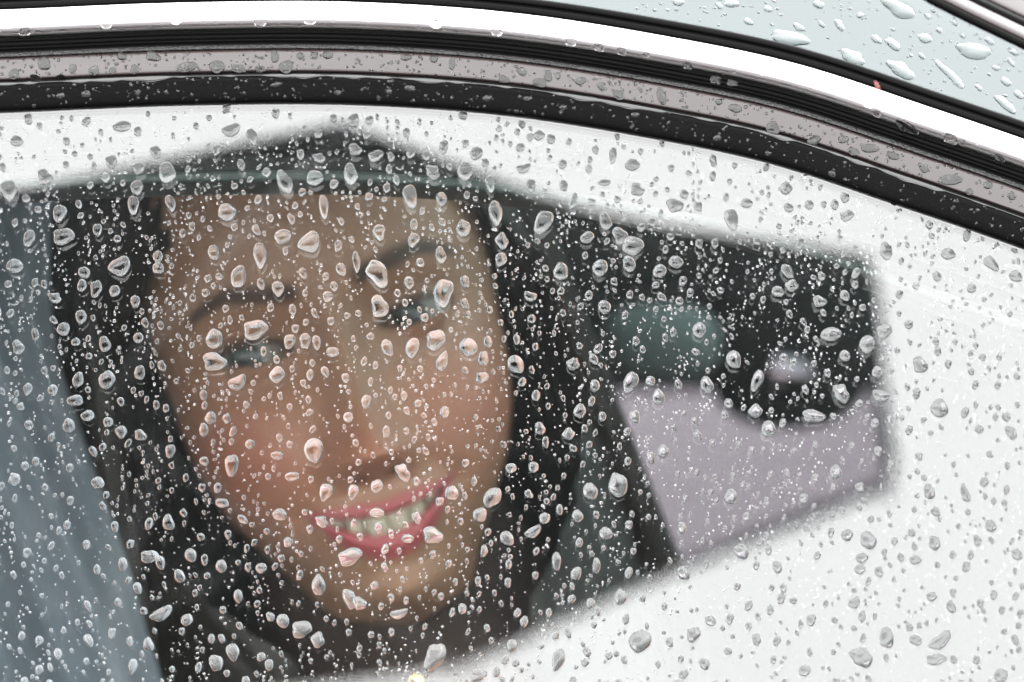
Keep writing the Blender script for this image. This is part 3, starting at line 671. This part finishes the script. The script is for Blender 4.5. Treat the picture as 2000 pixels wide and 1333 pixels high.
def where(x, y):
    """which easily found thing a spot on the window lies over"""
    e = float(edge_y(x))
    if y - e < 70: return 'close under the rubber window seal'
    if y > 960 and x > 870 and y > 960 + (1750 - x) * .40: return 'over the white sky reflection, lower right'
    if x > 1700: return 'over the white sky reflection at the right edge'
    if y < 250 + (640 - x) * .19 and x < 640: return 'over the white sky reflection, upper left'
    if x >= 640 and y < 265 + (x - 640) * .225: return 'over the white sky reflection above the umbrella edge'
    if x > 1020: return "over the dark cabin right of the woman's face"
    if x < 110 + max(0, y - 650) * .32: return 'over the white veil'
    if x < 300 + max(0, y - 800) * .55: return "over the woman's dark hair"
    if y < 560: return "over the woman's forehead"
    if y < 780: return "over the woman's eyes"
    if y < 900: return "over the woman's nose and cheeks"
    if y < 1110: return "over the woman's mouth"
    return "over the woman's chin and neck"
SPECIAL = {(739, 535): "funnel-shaped raindrop between the woman's eyebrows", (866, 574): "big tapering raindrop just above the woman's right-hand eye",
           (606, 475): "large bean-shaped raindrop on the glass over the middle of the forehead", (420, 706): "wide raindrop at the outer corner of the woman's left-hand eye",
           (612, 880): "tall raindrop left of the woman's nose, above the mouth corner", (1207, 947): "large upright raindrop at the left edge of the pale lilac patch",
           (962, 972): "large raindrop on the right outline of the woman's cheek", (1250, 1253): "largest raindrop on the white reflection at bottom centre",
           (850, 1285): "long ragged raindrop at the bottom edge under the chin", (685, 1088): "broad raindrop directly under the woman's lower lip",
           (1236, 480): "large slanting oval raindrop in the dark upper right of the glass", (1623, 653): "large flat oval raindrop near the reflection's right edge",
           (1694, 673): "round raindrop astride the umbrella reflection's right edge", (1838, 1252): "widest curved raindrop near the lower right corner",
           (1683, 1285): "ragged raindrop near the bottom right, below the upright one", (1732, 1245): "upright dark raindrop left of the widest curved one",
           (235, 522): "curled raindrop over the dark hair at upper left", (18, 373): "large raindrop at the far left where reflection meets dark",
           (556, 355): "long teardrop raindrop below the umbrella reflection's peak", (327, 337): "large blunt raindrop on the umbrella reflection's left slope",
           (1060, 435): "long leaning raindrop right of the woman's forehead", (1730, 490): "tall dark raindrop beside the umbrella reflection's right corner",
           (316, 1200): "long flat raindrop over the dark hair, lower left", (1834, 797): "tall oval raindrop on the white reflection at far right",
           (590, 1230): "broad ragged raindrop over the dark hair left of the chin"}
ordered = sorted(GLASSDROPS, key=lambda g_: -g_[2] * g_[3])
NG = 205
MARKS = [(640, 250, "the umbrella reflection's peak"), (300, 320, "the umbrella reflection's left slope"), (1000, 360, "the umbrella reflection's right slope"), (1350, 440, "the far end of the umbrella's right slope"),
 (1690, 490, "the umbrella reflection's upper right corner"), (1745, 960, "the umbrella reflection's lower right corner"), (470, 595, "the left-hand eyebrow"), (850, 505, "the right-hand eyebrow"),
 (485, 700, "the left-hand eye"), (815, 612, "the right-hand eye"), (760, 880, "the nose tip"), (670, 690, "the nose bridge"), (430, 860, "the left-hand cheek"), (920, 800, "the right-hand cheek"),
 (610, 1005, "the left mouth corner"), (890, 950, "the right mouth corner"), (750, 1070, "the lower lip"), (790, 1190, "the chin"), (640, 460, "the mid forehead"), (330, 540, "the left temple"), (980, 590, "the right temple"),
 (470, 1080, "the left jaw line"), (950, 1060, "the right jaw line"), (110, 560, "the veil's upper edge"), (170, 860, "the veil's edge beside the cheek"), (250, 1110, "the veil's lower edge"), (240, 700, "the dark hair left of the eyes"),
 (380, 1230, "the dark hair below the jaw"), (1290, 670, "the pale green headrest"), (1540, 600, "the rear-view mirror"), (1530, 738, "the mirror's bright spot"), (1220, 810, "the lilac patch's top left corner"),
 (1450, 930, "the lilac patch's middle"), (1120, 880, "the dark seat back"), (1200, 1180, "the reflection's slanting lower edge"), (1930, 1290, "the lower right picture corner"), (1960, 850, "the right picture edge's middle"),
 (1120, 560, "the dark cabin gap beside the face"), (150, 225, "the seal's left stretch"), (1000, 235, "the seal's middle stretch"), (1800, 420, "the seal's right stretch"), (30, 1150, "the veil at the left picture edge"), (1550, 1200, "the white lower reflection's middle")]
def describe(x, y, w_, h_, k_):
    d_, mx_, my_, nm_ = min(((x - a_) ** 2 + (y - b_) ** 2, a_, b_, c_) for a_, b_, c_ in MARKS)
    sz = 'large' if w_ * h_ > 1150 else ('medium' if w_ * h_ > 760 else 'small')
    asp = h_ / w_; shp = {'b': 'curved', 'i': 'ragged', 't': 'teardrop'}.get(k_) or ('upright oval' if asp > 1.22 else ('flat oval' if asp < .82 else 'round'))
    if d_ < 28 ** 2: dr = 'right over'
    elif abs(x - mx_) > abs(y - my_): dr = 'right of' if x > mx_ else 'left of'
    else: dr = 'below' if y > my_ else 'above'
    return sz, shp, dr, nm_
def unique_labels(items, fmt):
    from collections import defaultdict
    base = defaultdict(list); out_ = [None] * len(items)
    for i_, it_ in enumerate(items): base[fmt(it_)].append(i_)
    for lb_, ids in base.items():
        if len(ids) == 1: out_[ids[0]] = lb_; continue
        xs_ = [items[i_][0] for i_ in ids]; ys_ = [items[i_][1] for i_ in ids]; hor = max(xs_) - min(xs_) > max(ys_) - min(ys_)
        o_ = sorted(ids, key=lambda i_: items[i_][0 if hor else 1]); n_ = len(o_)
        names = (['leftmost', 'rightmost'] if n_ == 2 else ['leftmost', 'middle', 'rightmost'] if n_ == 3 else ['leftmost', 'second from left', 'third from left', 'rightmost'] if n_ == 4 else [['leftmost', 'second from left', 'third from left', 'fourth from left', 'fifth from left', 'sixth from left', 'seventh from left', 'eighth from left', 'ninth from left', 'tenth from left'][min(j_, 9)] for j_ in range(n_)])
        if not hor: names = [q_.replace('leftmost', 'uppermost').replace('rightmost', 'lowest').replace('from left', 'from top') for q_ in names]
        for j_, i_ in enumerate(o_): out_[i_] = lb_ + ', ' + names[j_]
    return out_
LABELS = unique_labels(ordered, lambda g_: '%s %s raindrop on glass %s %s' % describe(*g_))
LABELS = [SPECIAL.get((g_[0], g_[1]), l_) for g_, l_ in zip(ordered, LABELS)]
occupied = []
small = []                                    # the rest, joined
def tilt_at(x): return -float(np.interp(x, [0, 900, 1300, 1700, 2000], [0, .05, .40, .70, .75]))
for i, (x, y, w_, h_, k_) in enumerate(ordered):
    occupied.append((x, y, max(w_, h_) * .55)); pos = on_glass(x, y, .00012); ang = RNG.normal(0, .18) + .25 * tilt_at(x) * -1 * (x > 1200)
    if k_ == 'b': ang += rad(RNG.choice([-20, 15, 30]))
    if i < NG:
        wh = where(x, y)
        put(x, y, w_, h_, NRM, pos, ang, k_, LABELS[i], 'raindrops on the glass ' + wh)
    else: small.append((pos, NRM, w_, h_, ang, k_))
occ = np.array(occupied)
def free(x, y, r):
    return np.all((occ[:, 0] - x) ** 2 + (occ[:, 1] - y) ** 2 > (occ[:, 2] + r) ** 2)
def add_small(x, y, w_, h_, ang, k_):
    if y < edge_y(x) + 5: return
    if free(x, y, max(w_, h_) * .5): small.append((on_glass(x, y, .00010), NRM, w_, h_, ang, k_))
grow = []
for i in range(3400):                          # middling drops
    x, y = RNG.uniform(-120, 2120), RNG.uniform(190, 1420); s = 7 + 11 * RNG.random() ** 1.6
    if y < edge_y(x) + 6 or not free(x, y, s * .6): continue
    add_small(x, y, s * RNG.uniform(.8, 1.05), s * RNG.uniform(1.0, 1.5), RNG.normal(0, .3), 'rtri'[int(RNG.integers(4))])
    occ = np.vstack([occ, [x, y, s * .6]])
for i in range(2100):                          # droplets left in little trails
    x, y = RNG.uniform(-80, 2080), RNG.uniform(220, 1380)
    if y > 760 and RNG.random() < .62: continue
    s = RNG.uniform(3.0, 7.5); a_ = tilt_at(x); dx, dy = -math.sin(a_), -math.cos(a_)
    for k in range(int(RNG.integers(2, 7))):
        add_small(x + RNG.normal(0, 4), y + RNG.normal(0, 3), s * RNG.uniform(.6, 1.1), s * RNG.uniform(.8, 1.4), a_ * -.4, 'r')
        x -= dx * RNG.uniform(7, 15); y -= dy * RNG.uniform(7, 15)
for i in range(5600):                         # spray
    x, y = RNG.uniform(-60, 2060), 205 + 1155 * RNG.random() ** 1.35; s = RNG.uniform(1.6, 3.6)
    add_small(x, y, s, s * RNG.uniform(.9, 1.3), 0, 'r')
# drops on the trim and windscreen
TR = {
 'paint': ('on the grey painted window frame', """27 145 20 22;86 124 24 26;70 152 24 14;142 135 16 18;184 138 22 20;220 139 16 14;263 136 16 20;118 151 18 12;300 110 32 18;238 110 20 14;365 132 44 20;424 132 32 26;466 135 30 18;560 132 30 26;508 136 22 14;537 110 16 24;586 110 14 14;614 109 14 14;640 107 20 16;793 113 22 12;847 116 16 14;883 124 12 24;1019 141 18 18;1071 148 16 22;1054 162 28 18;985 155 22 16;1090 149 10 14;1134 159 24 14;1208 187 24 20;1292 188 18 34;1175 170 14 18;1404 200 14 12;1436 212 28 16;1510 250 28 26;1590 275 30 20;1648 273 22 14;1700 290 36 16;1745 305 24 14;1667 297 24 16;1805 330 18 16;1855 352 50 20;1930 362 20 14;1975 383 16 16;1893 375 18 14"""),
 'chrome': ('on the bright chrome strip', """508 43 24 22;208 48 22 18;345 40 24 18;605 40 24 18;850 46 26 20;970 62 22 20;1115 82 22 20;1170 93 20 18;1214 101 18 16;1343 128 18 16;1400 143 24 24;1433 149 22 20;1694 195 26 34;1713 222 18 14;1771 247 30 28;1856 272 26 25;1880 279 14 14;1953 308 16 16;48 62 26 16;1262 108 14 12"""),
 'sheet': ('on the pale wet windscreen', """1665 113 50 30;1760 138 52 34;1545 76 76 30;1855 145 24 54;1905 100 78 32;1755 15 60 42;1712 77 20 16;1745 87 28 24;1807 75 30 20;1560 53 20 16;1640 50 18 22;1462 42 18 14;1430 8 28 16;1325 5 24 14;1405 12 12 14;1600 10 26 14;1933 80 20 16;1980 102 22 12;1965 160 22 16;1990 185 20 16;1945 133 16 10;1975 122 12 16;1912 172 12 12;1964 205 30 34;1605 48 12 12;1865 45 12 12;1500 18 18 12;1680 30 14 12;1835 60 14 12;1880 70 12 10;1800 110 12 12;1812 32 14 12"""),
 'rubber': ('on the black rubber window seal', """118 187 18 12;168 184 18 14;269 181 14 12;540 165 24 10;660 182 14 10;325 180 9 9;760 180 12 10;800 172 22 12;950 192 16 12;1030 193 20 10;1100 210 16 10;1240 225 16 10;1400 270 16 12;1625 340 16 12;1500 300 14 10;1570 346 12 14;1745 400 12 14"""),
}
SOLID_PROF = {'paint': PROFILES['paint'], 'chrome': PROFILES['chrome'], 'sheet': SHEET, 'rubber': PROFILES['rubber']}
def mono(prof):                               # keep the upper side of a profile, increasing offset
    out = []
    for o_, h_ in prof:
        if out and o_ <= out[-1][0] + 1e-6: continue
        out.append((o_, h_))
    return out
for kk, (wh, txt) in TR.items():
    prof = mono([q_ for q_ in SOLID_PROF[kk] if q_[1] > -.4 or kk == 'sheet'])
    lst = sorted([tuple(map(float, t_.split())) for t_ in txt.split(';')], key=lambda g_: -g_[2] * g_[3])
    def tl(g_):
        x, y, w_, h_ = g_; part_ = ['left end', 'left third', 'left of centre', 'centre', 'right of centre', 'right third', 'right end'][min(6, int(x / 286))]
        asp = w_ / h_; return '%s %s raindrop %s, %s' % ('large' if w_ * h_ > 650 else 'medium' if w_ * h_ > 330 else 'small', 'wide' if asp > 1.35 else 'tall' if asp < .85 else 'round', wh, part_ if kk != 'sheet' else ('near its upper edge' if y < 55 else 'near the black seal' if y > float(edge_y(x)) - 330 else 'in its middle'))
    TL = unique_labels(lst, tl)
    nmax = {'paint': 38, 'chrome': 18, 'sheet': 28, 'rubber': 11}[kk]
    for i, (x, y, w_, h_) in enumerate(lst):
        P, nn, T3 = frame_point(x, y, prof); P = P + nn * .00012
        stretch = 1 / max(.35, nn @ ((CAM - P) / np.linalg.norm(CAM - P)))
        k_ = 'rrti'[int(RNG.integers(4))] if kk != 'chrome' else 'r'
        if kk == 'sheet' and w_ * h_ > 900: k_ = 'i'
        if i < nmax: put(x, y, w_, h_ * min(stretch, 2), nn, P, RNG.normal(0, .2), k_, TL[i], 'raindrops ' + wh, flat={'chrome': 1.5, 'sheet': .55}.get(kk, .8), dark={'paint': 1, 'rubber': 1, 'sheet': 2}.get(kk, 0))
        else: small.append((P, nn, w_, h_ * min(stretch, 2), 0, k_, {'paint': 1, 'rubber': 1, 'sheet': 2}.get(kk, 0)))
    npr = {'paint': 520, 'chrome': 160, 'sheet': 420, 'rubber': 420}[kk]; lo, hi = {'paint': (59, 104), 'chrome': (146, 165), 'sheet': (250, 620), 'rubber': (4, 52)}[kk]
    for i in range(npr):
        x = RNG.uniform(-40, 2040) if kk != 'sheet' else RNG.uniform(1050, 2060); P0, N0, T0 = curve_at(x); o_ = RNG.uniform(lo, hi)
        h_ = float(np.interp(o_, [a_[0] for a_ in prof], [a_[1] for a_ in prof])); sl_ = float(np.interp(o_ + 1.5, [a_[0] for a_ in prof], [a_[1] for a_ in prof]) - np.interp(o_ - 1.5, [a_[0] for a_ in prof], [a_[1] for a_ in prof])) * MM / (3 * PX)
        tn = RGT * N0[0] + EVV * N0[1] + NRM * sl_; tn /= np.linalg.norm(tn); nn = np.cross(RGT * T0[0] + EVV * T0[1], tn); nn /= np.linalg.norm(nn)
        P = from_uv(*(P0 + N0 * o_ * PX), h_ * MM) + nn * .0001; s = RNG.uniform(2, 6.5) * (1.4 if kk == 'sheet' and RNG.random() < .3 else 1)
        small.append((P, nn, s * RNG.uniform(.8, 1.3), s * RNG.uniform(.8, 1.3), RNG.uniform(-.5, .5), 'r', {'paint': 1, 'rubber': 1, 'sheet': 2}.get(kk, 0)))
# join the uncounted small ones
LOW = {k_: [drop_mesh(RNG, k_, 12, (1, .93, .75, .42)) for _ in range(5)] for k_ in 'rtib'}
TINY = [drop_mesh(RNG, 'r', 8, (1, .8, .42)) for _ in range(4)]
vv, ff, flatf = [], [], []
base = 0
matf = []
for P, nn, w_, h_, ang, k_, *dk in small:
    V_, F_ = TINY[int(RNG.integers(4))] if max(w_, h_) < 5 else LOW[k_][int(RNG.integers(5))]
    x, y = basis(nn, ang); a_, b_ = w_ * PX / 2, h_ * PX / 2
    if nn is NRM and max(w_, h_) > 7: foot(V_, 12, x, y, a_, b_, P)
    vv.append(P + V_[:, :1] * x * a_ + V_[:, 1:2] * y * b_ + V_[:, 2:] * nn * min(a_, b_)); ff += [tuple(i + base for i in q_) for q_ in F_]
    matf += [0] * (len(F_) - 1) + [dk[0] if dk else 0]; flatf += [True] * (len(F_) - 1) + [False]; base += len(V_)
vv = np.concatenate(vv); me = bpy.data.meshes.new('fine_raindrops'); me.from_pydata(vv.tolist(), [], ff); me.update()
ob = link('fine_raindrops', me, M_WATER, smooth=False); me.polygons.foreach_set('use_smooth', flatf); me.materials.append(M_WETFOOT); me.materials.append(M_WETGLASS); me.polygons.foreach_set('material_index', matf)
tag(ob, 'fine spray of small raindrops over the window glass and trim', 'raindrops', kind='stuff')
# side window: 4 mm sheet; where a raindrop wets the outer face there is no glass-to-air surface, so it is cut out there
from mathutils.geometry import delaunay_2d_cdt
wx = [x for x in np.arange(XL, XR - 60, 60) if edge_y(x) < 2200]
top = [uv_of(from_uv(*(curve_at(x)[0] + curve_at(x)[1] * 6 * PX), 0)) / PX for x in wx]
bot = [uv_of(on_glass(x, 2300, 0)) / PX for x in wx]
ring = [tuple(p) for p in bot] + [tuple(p) for p in top[::-1]]
cv = [Vector(p) for p in ring]; cf = [list(range(len(ring)))]
for F0 in FEET:
    if np.sum(F0[:, 0] * np.roll(F0[:, 1], -1) - F0[:, 1] * np.roll(F0[:, 0], -1)) < 0: F0 = F0[::-1]
    k_ = len(cv); cv += [Vector(p) for p in F0]; cf.append(list(range(k_, k_ + len(F0))))
ov, oe, of, _, _, oof = delaunay_2d_cdt(cv, [], cf, 0, 1e-4)
keepf = [tuple(t_) for t_, o_ in zip(of, oof) if list(o_) == [0]]
kept = sum(abs((ov[t_[1]] - ov[t_[0]]).cross(ov[t_[2]] - ov[t_[0]])) / 2 for t_ in keepf)
full = abs(sum(p_[0] * q_[1] - p_[1] * q_[0] for p_, q_ in zip(ring, ring[1:] + ring[:1]))) / 2
print('outer glass face kept', round(kept / full, 3), len(FEET))
if kept < .8 * full: ov = [Vector(p) for p in ring]; keepf = [tuple(range(len(ring)))]
gv = [from_uv(p.x * PX, p.y * PX, 0) for p in ov]; nb = len(gv)
for p in ring: gv.append(from_uv(p[0] * PX, p[1] * PX, 0))
for p in ring: gv.append(from_uv(p[0] * PX, p[1] * PX, -.004))
nr_ = len(ring); keepf.append(tuple(range(nb + 2 * nr_ - 1, nb + nr_ - 1, -1)))
for j in range(nr_):
    k_ = (j + 1) % nr_; keepf.append((nb + j, nb + nr_ + j, nb + nr_ + k_, nb + k_))
me = mesh('side_window', gv, keepf); me.materials.append(M_GLASS); me.materials.append(M_GLASS_IN)
me.polygons.foreach_set('material_index', [0] * (len(keepf) - nr_ - 1) + [1] * (nr_ + 1)); carpart('side_window', me, None, smooth=False)
# thin wavy run of water lying along the top of the rubber seal
M_FILM = principled('standing_water', (0.006, 0.006, 0.006), 0.04, spec=0.5)
rows = []; wr = np.random.default_rng(8); ph = wr.uniform(0, 6.28, 6)
for x in np.arange(-200, 2200, 6):
    P_, N_, T_ = curve_at(x); wv = sum(math.sin(x * k_ + p_) * a_ for k_, p_, a_ in zip((.021, .047, .083, .013, .13, .19), ph, (2.2, 1.8, 1.3, 2.0, .8, .5)))
    lo_ = 45.5 - max(-2.5, wv); rows.append([from_uv(*(P_ + N_ * o_ * PX), h_ * MM) for o_, h_ in ((lo_ - .4, 4.9), (lo_, 5.62), (lo_ + 1.5, 5.75), (50, 5.55), (54, 5.0), (57, 4.1))])
v, f = grid(rows); tag(link('standing_water', mesh('standing_water', v, f), M_FILM), 'thin wavy line of rain water along the top of the rubber seal', 'water', kind='stuff')
# red scrap caught in the windscreen seal
P, nn, T3 = frame_point(1714, 166, mono([q_ for q_ in PROFILES['gasket'] if q_[1] > -.4]))
y3 = np.cross(nn, T3); rs = np.random.default_rng(3); rows = []
for i in range(7):
    t = i / 6; rows.append([P + T3 * ((t - .5) * .0022 + .0006 * math.sin(3 * a_)) + (y3 * math.sin(a_) * .0011 + nn * (.0006 + .0009 * math.cos(a_))) * (math.sin(math.pi * (t * .9 + .05)) ** .6) * rs.uniform(.6, 1.2) + y3 * (t * -.0022 + .0008) for a_ in np.linspace(0, 2 * math.pi, 10, endpoint=False)])
v, f = grid(rows, True); f += [tuple(range(9, -1, -1)), tuple(range(60, 70))]
tag(link('red_scrap', mesh('red_scrap', v, f), M_RED), 'tiny red scrap caught in the black seal above the chrome strip', 'scrap')
print('small drops', len(small))
